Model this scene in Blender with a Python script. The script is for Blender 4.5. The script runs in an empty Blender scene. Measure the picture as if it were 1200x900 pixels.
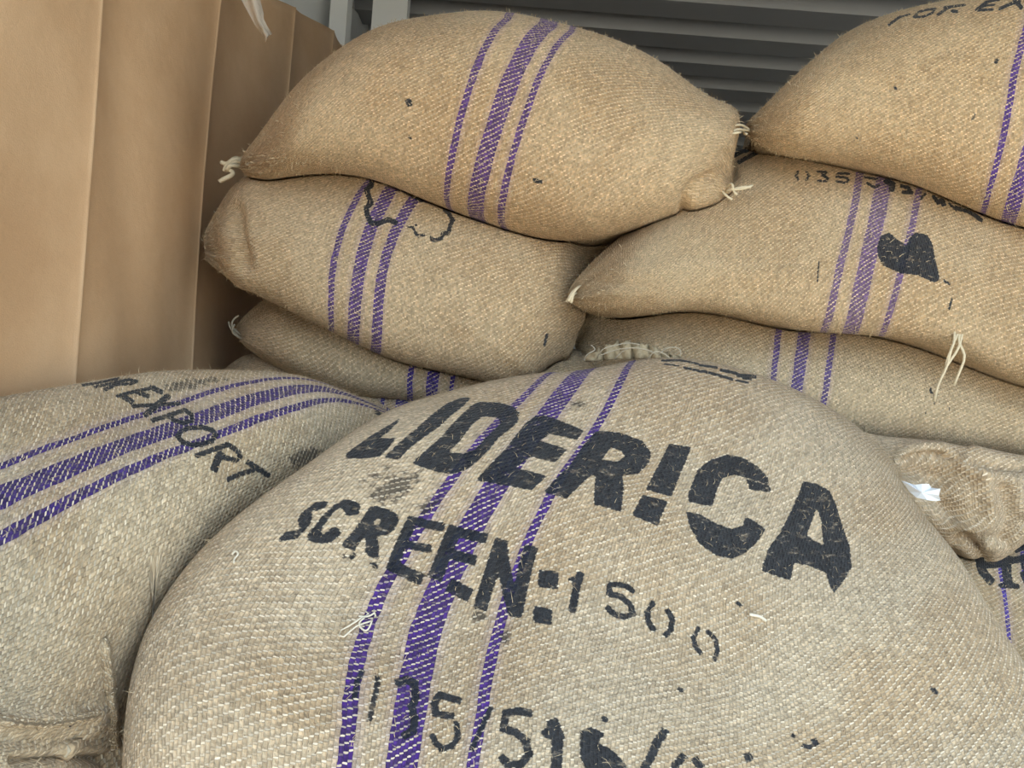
import bpy, math, random
import numpy as np
from mathutils import Matrix, Vector
from mathutils.bvhtree import BVHTree

random.seed(7)
rng = np.random.default_rng(7)

# ------------------------------------------------------------------ camera
W, H, FPX = 1200.0, 900.0, 873.0
CAMZ = 1.50
ROLL = math.radians(4.4)
CAM = np.array([0.0, 0.0, CAMZ])
RIGHT = np.array([math.cos(ROLL), 0.0, math.sin(ROLL)])
UP = np.array([-math.sin(ROLL), 0.0, math.cos(ROLL)])
FWD = np.array([0.0, 1.0, 0.0])

scene = bpy.context.scene
col = scene.collection
cam_data = bpy.data.cameras.new('camera')
cam_data.sensor_width = 36.0
cam_data.lens = FPX / W * 36.0
cam_data.clip_start = 0.02
cam = bpy.data.objects.new('camera', cam_data)
m = Matrix.Identity(4)
for r in range(3):
    m[r][0] = RIGHT[r]; m[r][1] = UP[r]; m[r][2] = -FWD[r]; m[r][3] = CAM[r]
cam.matrix_world = m
col.objects.link(cam)
scene.camera = cam

# ------------------------------------------------------------------ light
world = bpy.data.worlds.new('sky'); scene.world = world
world.use_nodes = True
bg = world.node_tree.nodes['Background']
bg.inputs[0].default_value = (0.66, 0.84, 1.0, 1)
bg.inputs[1].default_value = 2.1
sun_data = bpy.data.lights.new('sun_offscreen', 'SUN')
sun_data.energy = 3.6; sun_data.angle = math.radians(0.6); sun_data.color = (1.0, 0.93, 0.84)
sun = bpy.data.objects.new('sun_offscreen', sun_data); col.objects.link(sun)
# comes from behind the container, over its roof, and lights only the yard in front of the doors
sun.rotation_euler = Vector((0.75, -0.45, -1.0)).to_track_quat('-Z', 'Y').to_euler()
scene.view_settings.view_transform = 'Standard'
scene.view_settings.look = 'None'
scene.view_settings.gamma = 1.0
scene.view_settings.use_curve_mapping = False
scene.view_settings.exposure = 0.44

# ------------------------------------------------------------------ helpers
def P(px, py, z):
    px = np.asarray(px, float); py = np.asarray(py, float); z = np.asarray(z, float)
    return (CAM + (RIGHT * ((px - W/2) / FPX)[..., None] + UP * ((H/2 - py) / FPX)[..., None] + FWD) * z[..., None])

def proj(p):
    d = p - CAM
    z = np.maximum(d @ FWD, 1e-3)
    return np.stack([W/2 + (d @ RIGHT) / z * FPX, H/2 - (d @ UP) / z * FPX], -1), z

def spline(t, y, tn):
    """natural cubic spline, y (n, ...)"""
    t = np.asarray(t, float); y = np.asarray(y, float); n = len(t)
    h = np.diff(t); A = np.zeros((n, n)); B = np.zeros((n,) + y.shape[1:])
    A[0, 0] = A[-1, -1] = 1
    for i in range(1, n - 1):
        A[i, i-1] = h[i-1]; A[i, i] = 2 * (h[i-1] + h[i]); A[i, i+1] = h[i]
        B[i] = 6 * ((y[i+1] - y[i]) / h[i] - (y[i] - y[i-1]) / h[i-1])
    M = np.linalg.solve(A, B.reshape(n, -1)).reshape(B.shape)
    k = np.clip(np.searchsorted(t, tn, side='right') - 1, 0, n - 2)
    sh = (-1,) + (1,) * (y.ndim - 1)
    hk = h[k].reshape(sh); a = (t[k+1] - tn).reshape(sh) / hk; b = 1 - a
    return a*y[k] + b*y[k+1] + ((a**3 - a)*M[k] + (b**3 - b)*M[k+1]) * hk**2 / 6

def new_obj(name, mesh, parent=None, mat=None):
    o = bpy.data.objects.new(name, mesh); col.objects.link(o)
    if parent is not None: o.parent = parent
    if mat is not None: mesh.materials.append(mat)
    return o

def mesh_from(name, verts, faces, smooth=True):
    me = bpy.data.meshes.new(name)
    me.from_pydata([tuple(v) for v in verts], [], faces)
    if smooth: me.polygons.foreach_set('use_smooth', [True] * len(me.polygons))
    me.update()
    return me

def grid_mesh(name, pts, uv, attrs=None, close_ends=True):
    """pts (n, m, 3): rows along n, loops along m (open seam)"""
    n, mm = pts.shape[:2]
    me = bpy.data.meshes.new(name)
    V = pts.reshape(-1, 3)
    i, j = np.meshgrid(np.arange(n - 1), np.arange(mm - 1), indexing='ij')
    a = (i * mm + j).ravel(); q = np.stack([a, a + mm, a + mm + 1, a + 1], -1)
    me.vertices.add(len(V)); me.vertices.foreach_set('co', V.astype(np.float32).ravel())
    me.loops.add(q.size); me.loops.foreach_set('vertex_index', q.astype(np.int32).ravel())
    me.polygons.add(len(q))
    me.polygons.foreach_set('loop_start', np.arange(0, q.size, 4, dtype=np.int32))
    me.polygons.foreach_set('loop_total', np.full(len(q), 4, dtype=np.int32))
    me.polygons.foreach_set('use_smooth', np.ones(len(q), dtype=bool))
    me.update(calc_edges=True)
    ul = me.uv_layers.new(name='UVMap')
    ul.data.foreach_set('uv', uv.reshape(-1, 2)[q.ravel()].astype(np.float32).ravel())
    for k, val in (attrs or {}).items():
        at = me.attributes.new(k, 'FLOAT', 'POINT')
        at.data.foreach_set('value', val.ravel().astype(np.float32))
    me.validate()
    return me

def tube_mesh(name, pts, rad, sides=7):
    pts = np.asarray(pts, float); n = len(pts)
    rad = np.broadcast_to(np.asarray(rad, float), (n,))
    T = np.gradient(pts, axis=0); T /= np.linalg.norm(T, axis=1)[:, None] + 1e-9
    ref = np.array([0.31, 0.8, 0.5]); V = []; F = []
    for i in range(n):
        a = np.cross(T[i], ref); a /= np.linalg.norm(a) + 1e-9; b = np.cross(T[i], a)
        for s in range(sides):
            g = 2*math.pi*s/sides
            V.append(pts[i] + (a*math.cos(g) + b*math.sin(g)) * rad[i])
    for i in range(n - 1):
        for s in range(sides):
            s2 = (s+1) % sides
            F.append((i*sides+s, i*sides+s2, (i+1)*sides+s2, (i+1)*sides+s))
    F.append(tuple(range(sides))[::-1]); F.append(tuple((n-1)*sides + s for s in range(sides)))
    return mesh_from(name, V, F)

def smooth_path(pts, n=24):
    pts = np.asarray(pts, float)
    if len(pts) < 3:
        return pts[0] + (pts[-1]-pts[0]) * np.linspace(0, 1, 4)[:, None]
    t = np.r_[0, np.cumsum(np.linalg.norm(np.diff(pts, axis=0), axis=1) + 1e-6)]
    return spline(t, pts, np.linspace(0, t[-1], n))

def px_path(pp, n=24):
    pp = np.asarray(pp, float)
    return smooth_path(P(pp[:, 0], pp[:, 1], pp[:, 2]), n)

def thing(name, label, cat, group=None, loc=(0, 0, 0)):
    o = bpy.data.objects.new(name, None); col.objects.link(o)
    o.location = loc; o.empty_display_size = 0.1
    o['label'] = label; o['category'] = cat
    if group: o['group'] = group
    return o

# ------------------------------------------------------------------ materials
class NB:
    def __init__(s, name):
        s.mat = bpy.data.materials.new(name); s.mat.use_nodes = True
        s.t = s.mat.node_tree; s.n = s.t.nodes; s.b = s.n['Principled BSDF']
    def link(s, a, b): s.t.links.new(a, b)
    def put(s, sock, v):
        if hasattr(v, 'is_linked') or hasattr(v, 'links'): s.link(v, sock)
        else: sock.default_value = v
    def m(s, op, a, b=None, c=None, clamp=False):
        n = s.n.new('ShaderNodeMath'); n.operation = op; n.use_clamp = clamp
        for k, v in enumerate((a, b, c)):
            if v is not None: s.put(n.inputs[k], v)
        return n.outputs[0]
    def noise(s, vec, scale, detail=2.0, rough=0.5):
        n = s.n.new('ShaderNodeTexNoise'); n.inputs['Scale'].default_value = scale
        n.inputs['Detail'].default_value = detail; n.inputs['Roughness'].default_value = rough
        s.link(vec, n.inputs['Vector']); return n.outputs[0]
    def white(s, vec):
        n = s.n.new('ShaderNodeTexWhiteNoise'); n.noise_dimensions = '3D'
        s.link(vec, n.inputs['Vector']); return n.outputs[0]
    def xyz(s, x, y, z=0.0):
        n = s.n.new('ShaderNodeCombineXYZ')
        for k, v in enumerate((x, y, z)): s.put(n.inputs[k], v)
        return n.outputs[0]
    def sep(s, v):
        n = s.n.new('ShaderNodeSeparateXYZ'); s.link(v, n.inputs[0]); return n.outputs
    def mix(s, f, a, b, mode='MIX'):
        n = s.n.new('ShaderNodeMix'); n.data_type = 'RGBA'; n.blend_type = mode
        s.put(n.inputs[0], f)
        for k, v in ((6, a), (7, b)):
            if isinstance(v, tuple): n.inputs[k].default_value = v if len(v) == 4 else v + (1,)
            else: s.link(v, n.inputs[k])
        return n.outputs[2]
    def scale(s, c, f):
        n = s.n.new('ShaderNodeVectorMath'); n.operation = 'SCALE'
        if isinstance(c, tuple): n.inputs[0].default_value = c[:3]
        else: s.link(c, n.inputs[0])
        s.put(n.inputs['Scale'], f); return n.outputs[0]
    def step(s, x, lo, hi):
        n = s.n.new('ShaderNodeMapRange'); n.interpolation_type = 'SMOOTHSTEP'
        s.put(n.inputs[0], x); n.inputs[1].default_value = lo; n.inputs[2].default_value = hi
        return n.outputs[0]
    def attr(s, name):
        n = s.n.new('ShaderNodeAttribute'); n.attribute_name = name; return n.outputs['Fac']
    def bump(s, h, dist, strength=1.0):
        n = s.n.new('ShaderNodeBump'); n.inputs['Distance'].default_value = dist
        n.inputs['Strength'].default_value = strength; s.link(h, n.inputs['Height'])
        s.link(n.outputs[0], s.b.inputs['Normal'])

def srgb(r, g, b):
    f = lambda c: (c/255/12.92) if c <= 10 else ((c/255 + 0.055)/1.055)**2.4
    return (f(r), f(g), f(b))

JUTE = srgb(196, 168, 130)

def make_jute(name, base=JUTE, bands=(), purple=srgb(72, 40, 132), pitch=(0.0032, 0.0024), fade=0.0, seed=0.0):
    """2/1 twill woven jute; bands = [(centre, half width)] of dyed warp yarns, in metres of cloth"""
    k = NB(name)
    uvn = k.n.new('ShaderNodeTexCoord'); uv = uvn.outputs['UV']
    x, y, _ = k.sep(uv)
    sv = k.xyz(x, y, seed)
    w1 = k.m('SUBTRACT', k.noise(sv, 30, 5, 0.65), 0.5)
    w2 = k.m('SUBTRACT', k.noise(k.xyz(y, x, seed + 3), 34, 5, 0.65), 0.5)
    u = k.m('MULTIPLY_ADD', w1, 0.0060, x); v = k.m('MULTIPLY_ADD', w2, 0.0065, y)
    us = k.m('DIVIDE', u, pitch[0]); vs = k.m('DIVIDE', v, pitch[1])
    iu = k.m('FLOOR', us); jv = k.m('FLOOR', vs)
    fu = k.m('SUBTRACT', us, iu); fv = k.m('SUBTRACT', vs, jv)
    ph = k.m('FLOORED_MODULO', k.m('ADD', iu, jv), 3.0)
    weft = k.m('LESS_THAN', ph, 0.5)
    par = lambda f: k.m('MULTIPLY', 4.0, k.m('MULTIPLY', f, k.m('SUBTRACT', 1.0, f)))
    hu = par(fu); hv = par(fv)
    # warp floats over two wefts: bulge along its length
    along = k.m('SINE', k.m('MULTIPLY', k.m('DIVIDE', k.m('ADD', k.m('SUBTRACT', ph, 1.0), fv), 2.0), math.pi))
    hw = k.m('MULTIPLY', k.m('POWER', hu, 0.6), k.m('MULTIPLY_ADD', along, 0.55, 0.45))
    hs = par(k.m('FRACT', k.m('ADD', fv, k.m('MULTIPLY', k.m('SUBTRACT', fu, 0.5), 0.35))))
    sl = k.m('MULTIPLY', weft, k.step(k.m('MULTIPLY', hs, k.m('POWER', hu, 0.2)), 0.38, 0.66))   # sliver of weft showing between two warp floats
    fib = k.noise(k.xyz(k.m('MULTIPLY', u, 6.0), v, seed), 160, 3, 0.7)
    fib2 = k.noise(sv, 420, 2, 0.6)
    mixn = lambda f, a, b: k.m('ADD', k.m('MULTIPLY', b, f), k.m('MULTIPLY', a, k.m('SUBTRACT', 1.0, f)))
    h = mixn(sl, k.m('MULTIPLY', hw, k.m('MULTIPLY_ADD', weft, -0.5, 1.0)), 0.75)
    h2 = k.m('ADD', k.m('MULTIPLY_ADD', fib, 0.7, h), k.m('MULTIPLY', fib2, 0.35))
    # yarn colours
    r1 = k.white(k.xyz(iu, k.m('FLOOR', k.m('DIVIDE', k.m('ADD', jv, iu), 3.0)), seed))
    r2 = k.white(k.xyz(jv, k.m('FLOOR', k.m('DIVIDE', iu, 2.0)), seed + 5))
    slub = k.noise(k.xyz(k.m('MULTIPLY', x, 9.0), y, seed), 22, 3)
    big = k.noise(sv, 5.0, 4, 0.6)
    b0 = k.mix(k.step(big, 0.38, 0.62), base, tuple(c*f for c, f in zip(base, (0.84, 0.77, 0.69))))
    val = k.m('MULTIPLY', k.m('ADD', k.m('MULTIPLY_ADD', r1, 0.26, 0.70), k.m('MULTIPLY', slub, 0.34)), k.m('MULTIPLY_ADD', fib, 1.0, 0.52))
    warp_c = k.scale(b0, val)
    weft_b = tuple(min(1, c*f) for c, f in zip(base, (1.30, 1.40, 1.56)))
    weft_c = k.scale(weft_b, k.m('MULTIPLY_ADD', k.m('POWER', r2, 1.4), 0.52, 0.76))
    # dyed warp yarns
    uy = k.m('MULTIPLY', k.m('ADD', iu, 0.5), pitch[0])
    mask = None; bleed = None
    for c, hw_ in bands:
        d = k.m('ABSOLUTE', k.m('SUBTRACT', uy, c))
        mk = k.m('LESS_THAN', d, hw_)
        bl = k.step(k.m('ABSOLUTE', k.m('SUBTRACT', x, c)), hw_ + 0.010, hw_ - 0.002)
        mask = mk if mask is None else k.m('MAXIMUM', mask, mk)
        bleed = bl if bleed is None else k.m('MAXIMUM', bleed, bl)
    if mask is not None:
        pc = k.scale(purple, k.m('MULTIPLY_ADD', r1, 0.7, 0.65))
        fm = k.m('MULTIPLY', mask, k.m('SUBTRACT', 1.0 - fade, k.m('MULTIPLY', slub, 0.12)))
        warp_c = k.mix(fm, warp_c, pc)
        tint = k.m('MULTIPLY', k.m('MULTIPLY', bleed, k.m('SUBTRACT', 1.0, k.m('MULTIPLY', mask, 0.85))), 0.22)
        lav = srgb(150, 130, 190)
        warp_c = k.mix(k.m('MULTIPLY', tint, 0.6), warp_c, lav)
        weft_c = k.mix(tint, weft_c, lav)
    r3 = k.white(k.xyz(iu, jv, seed + 11))
    warp_c = k.scale(warp_c, k.m('MULTIPLY_ADD', r3, 0.42, 0.77))
    c = k.mix(k.m('MULTIPLY', sl, k.m('MULTIPLY_ADD', k.step(r3, 0.05, 0.55), 0.75, 0.25)), warp_c, weft_c)
    # loose dark husk specks and slubs woven in
    spk = k.step(k.noise(k.xyz(k.m('MULTIPLY', x, 2.5), y, seed + 9), 190, 1), 0.72, 0.78)
    c = k.mix(k.m('MULTIPLY', spk, 0.65), c, srgb(84, 60, 40))
    # smudged dirt (keeps to the raised warp yarns)
    sm = k.attr('smudge')
    smk = k.m('MULTIPLY', k.step(k.m('ADD', sm, k.m('MULTIPLY', k.m('SUBTRACT', k.noise(sv, 160, 2), 0.5), 1.6)), 0.35, 0.75), k.m('MINIMUM', k.m('MULTIPLY', sm, 1.6), 0.80))
    smk = k.m('MULTIPLY', smk, k.m('MULTIPLY_ADD', sl, -0.75, 1.0))
    c = k.mix(smk, c, srgb(52, 48, 46))
    # stencil ink: signed distance inside the letter, in metres
    ink = k.attr('ink')
    rough = k.m('SUBTRACT', k.noise(sv, 260, 3, 0.65), 0.5)
    e = k.m('ADD', k.m('MULTIPLY_ADD', rough, 0.0026, ink), k.m('MULTIPLY_ADD', sl, -0.0006, 0.0003))
    im = k.step(e, -0.0006, 0.0006)
    worn = k.step(k.noise(k.xyz(x, k.m('MULTIPLY', y, 2.2), seed + 2), 55, 4, 0.7), 0.55, 0.70)
    im = k.m('MULTIPLY', im, k.m('SUBTRACT', 1.0, k.m('MULTIPLY', worn, k.m('MULTIPLY_ADD', sl, 0.3, 0.32))))
    c = k.mix(k.m('MULTIPLY', im, 0.97), c, k.mix(r1, srgb(22, 27, 36), srgb(40, 45, 53)))
    k.link(c, k.b.inputs['Base Color'])
    k.b.inputs['Roughness'].default_value = 0.88
    k.b.inputs['Specular IOR Level'].default_value = 0.18
    k.b.inputs['Sheen Weight'].default_value = 0.12
    k.bump(h2, 0.0016, 1.0)
    return k.mat

def plain(name, c, rough=0.8, spec=0.3, nscale=None, namp=0.15, bump=0.0, metallic=0.0):
    k = NB(name)
    k.b.inputs['Roughness'].default_value = rough; k.b.inputs['Specular IOR Level'].default_value = spec
    k.b.inputs['Metallic'].default_value = metallic
    if nscale:
        o = k.n.new('ShaderNodeTexCoord').outputs['Object']
        nz = k.noise(o, nscale, 5, 0.6)
        k.link(k.scale(c, k.m('MULTIPLY_ADD', nz, 2*namp, 1 - namp)), k.b.inputs['Base Color'])
        if bump: k.bump(nz, bump, 0.6)
    else:
        k.b.inputs['Base Color'].default_value = c + (1,)
    return k.mat

M_FIB = plain('jute_fibre', srgb(206, 184, 150), 0.8, 0.2)
M_TWINE = plain('twine', srgb(214, 198, 168), 0.8, 0.2, 400, 0.25, 0.0006)
M_TWINE_GREY = plain('grey_twine', srgb(170, 160, 142), 0.85, 0.2, 400, 0.25, 0.0006)
M_THREAD = plain('pale_thread', srgb(225, 215, 195), 0.8, 0.2)
M_PAPER = plain('white_paper', srgb(236, 238, 242), 0.7, 0.2, 60, 0.04)

# ------------------------------------------------------------------ print on cloth
def poly_sdf(q, poly):
    """signed distance (negative inside) of points q (N,2) to a polygon"""
    n = len(poly); d = np.full(len(q), 1e9); ins = np.zeros(len(q), bool)
    for i in range(n):
        a, b = poly[i], poly[(i+1) % n]
        e = b - a; w = q - a
        t = np.clip((w @ e) / (e @ e + 1e-12), 0, 1)
        d = np.minimum(d, np.linalg.norm(w - t[:, None]*e, axis=1))
        c = (a[1] > q[:, 1]) != (b[1] > q[:, 1])
        xs = a[0] + (q[:, 1] - a[1]) / (b[1] - a[1] + 1e-12) * e[0]
        ins ^= c & (q[:, 0] < xs)
    return np.where(ins, -d, d)

def crop(x0, y0, s, pts):
    return [(x0 + a/s, y0 + b/s) for a, b in pts]

def stroke_quads(pts, w, cap=0.35):
    pts = [np.array(p, float) for p in pts]; out = []
    for i in range(len(pts) - 1):
        a, b = pts[i], pts[i+1]; d = (b - a) / (np.linalg.norm(b - a) + 1e-9); n = np.array([-d[1], d[0]])
        a2 = a - d*w*cap; b2 = b + d*w*cap
        out.append([a2 + n*w/2, b2 + n*w/2, b2 - n*w/2, a2 - n*w/2])
    return out

class Cloth:
    """dense cloth grid: pts (n,m,3), uv (n,m,2) metres; maps picture positions to cloth positions"""
    def __init__(s, pts, uv, vis):
        s.pts, s.uv, s.vis = pts, uv, vis
        s.n, s.m = pts.shape[:2]
        s.ink = np.full((s.n, s.m), -0.02); s.smudge = np.zeros((s.n, s.m))
        s.reproject()
    def reproject(s):
        s.px, s.z = proj(s.pts)
    def normals(s):
        a = np.gradient(s.pts, axis=0); b = np.gradient(s.pts, axis=1)
        n = np.cross(a, b); n /= np.linalg.norm(n, axis=-1)[..., None] + 1e-12
        c = s.pts.mean((0, 1)); mid = s.vis
        f = np.sign(np.sum((n * (s.pts - c))[mid]))
        return n * f
    def to_uv(s, pp):
        pp = np.asarray(pp, float); out = []
        vm_ = s.vis & (np.sum(s.normals() * (CAM - s.pts), -1) > 0)
        idx = np.argwhere(vm_); PX = s.px[vm_]; Z = s.z[vm_]
        for p in pp:
            d2 = ((PX - p)**2).sum(1) + (Z - Z.min()) * 20
            k = np.argmin(d2); i, j = idx[k]
            i = min(max(i, 1), s.n-2); j = min(max(j, 1), s.m-2)
            Ji = (s.px[i+1, j] - s.px[i-1, j]) / 2; Jj = (s.px[i, j+1] - s.px[i, j-1]) / 2
            J = np.stack([Ji, Jj], 1); r = p - s.px[i, j]
            if abs(np.linalg.det(J)) > 1e-3:
                dij = np.clip(np.linalg.solve(J, r), -3, 3)
            else: dij = np.zeros(2)
            ui = (s.uv[i+1, j] - s.uv[i-1, j]) / 2; uj = (s.uv[i, j+1] - s.uv[i, j-1]) / 2
            out.append(s.uv[i, j] + ui*dij[0] + uj*dij[1])
        return np.array(out)
    def straighten(s, line):
        """shift u so that the traced dyed stripe is the straight line u = 0"""
        q = s.to_uv(line); deg = min(3, len(line) - 1) if len(line) > 4 else min(2, len(line)-1)
        vm = q[:, 1].mean(); cf = np.polyfit(q[:, 1] - vm, q[:, 0], deg)
        lo, hi = q[:, 1].min() - 0.03, q[:, 1].max() + 0.03
        s.uv = s.uv.copy(); s.uv[..., 0] -= np.polyval(cf, np.clip(s.uv[..., 1], lo, hi) - vm)
    def spread(s, left, right):
        """even out the cloth so that the two thin dyed stripes also run straight beside the broad one"""
        out = s.uv[..., 0].copy(); U0 = s.uv[..., 0]; V0 = s.uv[..., 1]
        for line in (left, right):
            q = s.to_uv(line); mean = q[:, 0].mean(); sg = np.sign(mean)
            vm = q[:, 1].mean(); cf = np.polyfit(q[:, 1] - vm, q[:, 0], min(2, len(line) - 1))
            f = np.polyval(cf, np.clip(V0, q[:, 1].min() - 0.01, q[:, 1].max() + 0.01) - vm)
            sc = np.clip(mean / np.where(np.abs(f) < 1e-4, 1e-4*sg, f), 0.55, 1.8)
            near = np.clip(1 - (np.abs(U0) - abs(mean)*1.2) / 0.12, 0, 1)      # fades out away from the stripes
            out = np.where(U0*sg > 0, U0*(1 + (sc - 1)*near), out)
        s.uv = s.uv.copy(); s.uv[..., 0] = out
    def band(s, line):
        return float(np.mean(s.to_uv(line)[:, 0]))
    def _paint(s, polys, op):
        for poly in polys:
            q = s.to_uv(poly); lo = q.min(0) - 0.02; hi = q.max(0) + 0.02
            sel = s.vis & (s.uv[..., 0] > lo[0]) & (s.uv[..., 0] < hi[0]) & (s.uv[..., 1] > lo[1]) & (s.uv[..., 1] < hi[1])
            if not sel.any(): continue
            d = -poly_sdf(s.uv[sel], q)
            s.ink[sel] = np.maximum(s.ink[sel], d) if op == 'add' else np.minimum(s.ink[sel], -d)
    def polys(s, L): s._paint(L, 'add')
    def holes(s, L): s._paint(L, 'cut')
    def strokes(s, L):
        for pts, w in L: s._paint(stroke_quads(pts, w), 'add')
    def smudges(s, L):
        for cx, cy, rx, ry, ang, a in L:
            d = s.px - np.array([cx, cy]); ca, sa = math.cos(ang), math.sin(ang)
            g = ((d[..., 0]*ca + d[..., 1]*sa)/rx)**2 + ((-d[..., 0]*sa + d[..., 1]*ca)/ry)**2
            s.smudge = np.maximum(s.smudge, np.where(s.vis, a*np.exp(-g), 0))
    def creases(s, L):
        for pts, w, amp in L:
            N = s.normals(); pts = np.asarray(smooth_path(np.array(pts, float), 40))
            q = s.px; d = np.full(q.shape[:2], 1e9)
            for i in range(len(pts)-1):
                a, b = pts[i], pts[i+1]; e = b - a
                t = np.clip(((q - a) @ e) / (e @ e + 1e-9), 0, 1)
                d = np.minimum(d, np.linalg.norm(q - a - t[..., None]*e, axis=-1))
            g = np.where(s.vis, amp*np.exp(-(d/w)**2), 0)
            s.pts = s.pts + N * g[..., None]; s.reproject()

def lumps(pts, N, amp, scale, seed):
    r = np.random.default_rng(seed); out = np.zeros(pts.shape[:2])
    for _ in range(14):
        k = r.normal(size=3); k *= (scale * r.uniform(0.5, 1.6)) / np.linalg.norm(k)
        out += np.sin(pts @ k + r.uniform(0, 6.28))
    return pts + N * (out * amp / 3.7)[..., None]

def loop_sack(stations, ns, nphi, z=1.1, af=0.16, ab=0.50, seed=1, amp=0.004, pleat=0.0025, tip=0.14, pw=0.9, tilt=0.0):
    """a lying sack: stations (Tx,Ty,Bx,By[,dz]) are its upper and lower outline; cross-sections are closed rounded loops
    reaching af towards the doors and ab into the container"""
    st = np.array([tuple(s) + (0,)*(5-len(s)) for s in stations], float)
    t = np.r_[0, np.cumsum(np.hypot(*(np.diff((st[:, :2] + st[:, 2:4])/2, axis=0).T)))]; t /= t[-1]
    tn = (1 - np.cos(np.linspace(0, math.pi, ns))) / 2 * 0.35 + np.linspace(0, 1, ns) * 0.65
    s = spline(t, st, tn)
    prof = np.clip(np.minimum(tn, 1 - tn) / tip, 0, 1); prof = np.sin(prof*math.pi/2)**0.75
    pback = np.clip(np.minimum(tn, 1 - tn) / 0.34, 0, 1); pback = np.sin(pback*math.pi/2)
    zc = z + s[:, 4]
    hgt = np.hypot(s[:, 0]-s[:, 2], s[:, 1]-s[:, 3]); tl = tilt * hgt/hgt.max()
    T = P(s[:, 0], s[:, 1], zc + tl); B = P(s[:, 2], s[:, 3], zc - tl*0.3)
    C = (T + B)/2; V = (T - B)/2
    ph = np.r_[np.linspace(180, 115, nphi//8, endpoint=False), np.linspace(115, -115, nphi - 2*(nphi//8), endpoint=False), np.linspace(-115, -180, nphi//8)]
    ph = np.radians(ph)
    sn, cs = np.sin(ph), np.cos(ph)
    sv = np.sign(sn)*np.abs(sn)**pw
    back = cs < 0
    sv = np.where(back, np.sign(sn)*np.abs(sn)**0.6, sv)
    fx = np.where(back, np.abs(cs)**0.8 * -ab, np.abs(cs)**pw * af)
    # ends draw in towards the ears at the near side, the body runs straight back into the container
    Fn = CAM - C; Fn /= np.linalg.norm(Fn, axis=1)[:, None]
    Fb = np.broadcast_to(np.array([0, -1.0, 0]), Fn.shape)
    F = np.where(back[None, :, None], Fb[:, None], Fn[:, None])
    pts = C[:, None] + V[:, None]*sv[None, :, None] + F*(fx[None, :] * np.where(back[None, :], (0.06 + 0.94*pback)[:, None] * np.minimum(1, prof*1.5)[:, None], prof[:, None]))[..., None]
    # cloth coordinates
    mid = ns//2
    vv = np.r_[0, np.cumsum(np.linalg.norm(np.diff(pts[mid], axis=0), axis=1))]
    jf = np.argmin(np.abs(ph)); uu = np.r_[0, np.cumsum(np.linalg.norm(np.diff(C, axis=0), axis=1))]
    uv = np.stack(np.broadcast_arrays(uu[:, None], vv[None, :]), -1).copy()
    vis = np.broadcast_to((np.abs(ph) < math.radians(112))[None, :], pts.shape[:2]).copy()
    c = Cloth(pts, uv, vis)
    N = c.normals()
    c.pts = lumps(c.pts, N, amp, 26, seed)
    end = np.exp(-np.minimum(tn, 1-tn)/0.05) * np.clip(np.minimum(tn, 1-tn)/0.012, 0, 1)
    pl = np.cos(11*ph + seed)[None, :] * end[:, None] * pleat
    c.pts = c.pts + N*pl[..., None]
    c.reproject()
    return c

def patch_sack(rows, n, mm, thick=0.2, seed=1, amp=0.004):
    """sack given by the picture positions and distances of its upper face (rows x columns); underside added below it"""
    G = np.array(rows, float)               # r, c, 3
    X = P(G[..., 0], G[..., 1], G[..., 2])
    R, Cn = X.shape[:2]
    rm = R//2; cm = Cn//2
    tc = np.r_[0, np.cumsum(np.linalg.norm(np.diff(X, axis=1), axis=2).mean(0))]
    tr = np.r_[0, np.cumsum(np.linalg.norm(np.diff(X, axis=0), axis=2).mean(1))]
    cn = np.linspace(0, tc[-1], mm); rn = np.linspace(0, tr[-1], n)
    Y = spline(tr, X, rn)                    # n, c, 3
    Y = spline(tc, Y.transpose(1, 0, 2), cn).transpose(1, 0, 2)
    # n rows become stations along columns direction: axis0 = columns (u), axis1 = loop (v): top far->near then underside near->far
    top = Y.transpose(1, 0, 2)               # mm, n, 3
    a = np.linspace(0, 1, n); b = np.linspace(0, 1, mm)
    pr = (np.clip(1 - (2*a-1)**4, 0, 1)**0.5)[None, :] * (np.clip(1 - (2*b-1)**4, 0, 1)**0.5)[:, None]
    under = top + np.array([0, 0.03, -1.0]) * (thick * pr)[..., None]
    pts = np.concatenate([top, under[:, ::-6]], 1)
    nu = pts.shape[1] - n
    vv = np.r_[rn, rn[-1] + np.linspace(0, rn[-1], nu + 1)[1:]]
    uv = np.stack(np.broadcast_arrays(cn[:, None], vv[None, :]), -1).copy()
    vis = np.zeros(pts.shape[:2], bool); vis[:, 2:n-2] = True
    c = Cloth(pts, uv, vis)
    N = c.normals()
    c.pts = lumps(c.pts, N, amp, 24, seed); c.reproject()
    return c

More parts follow.
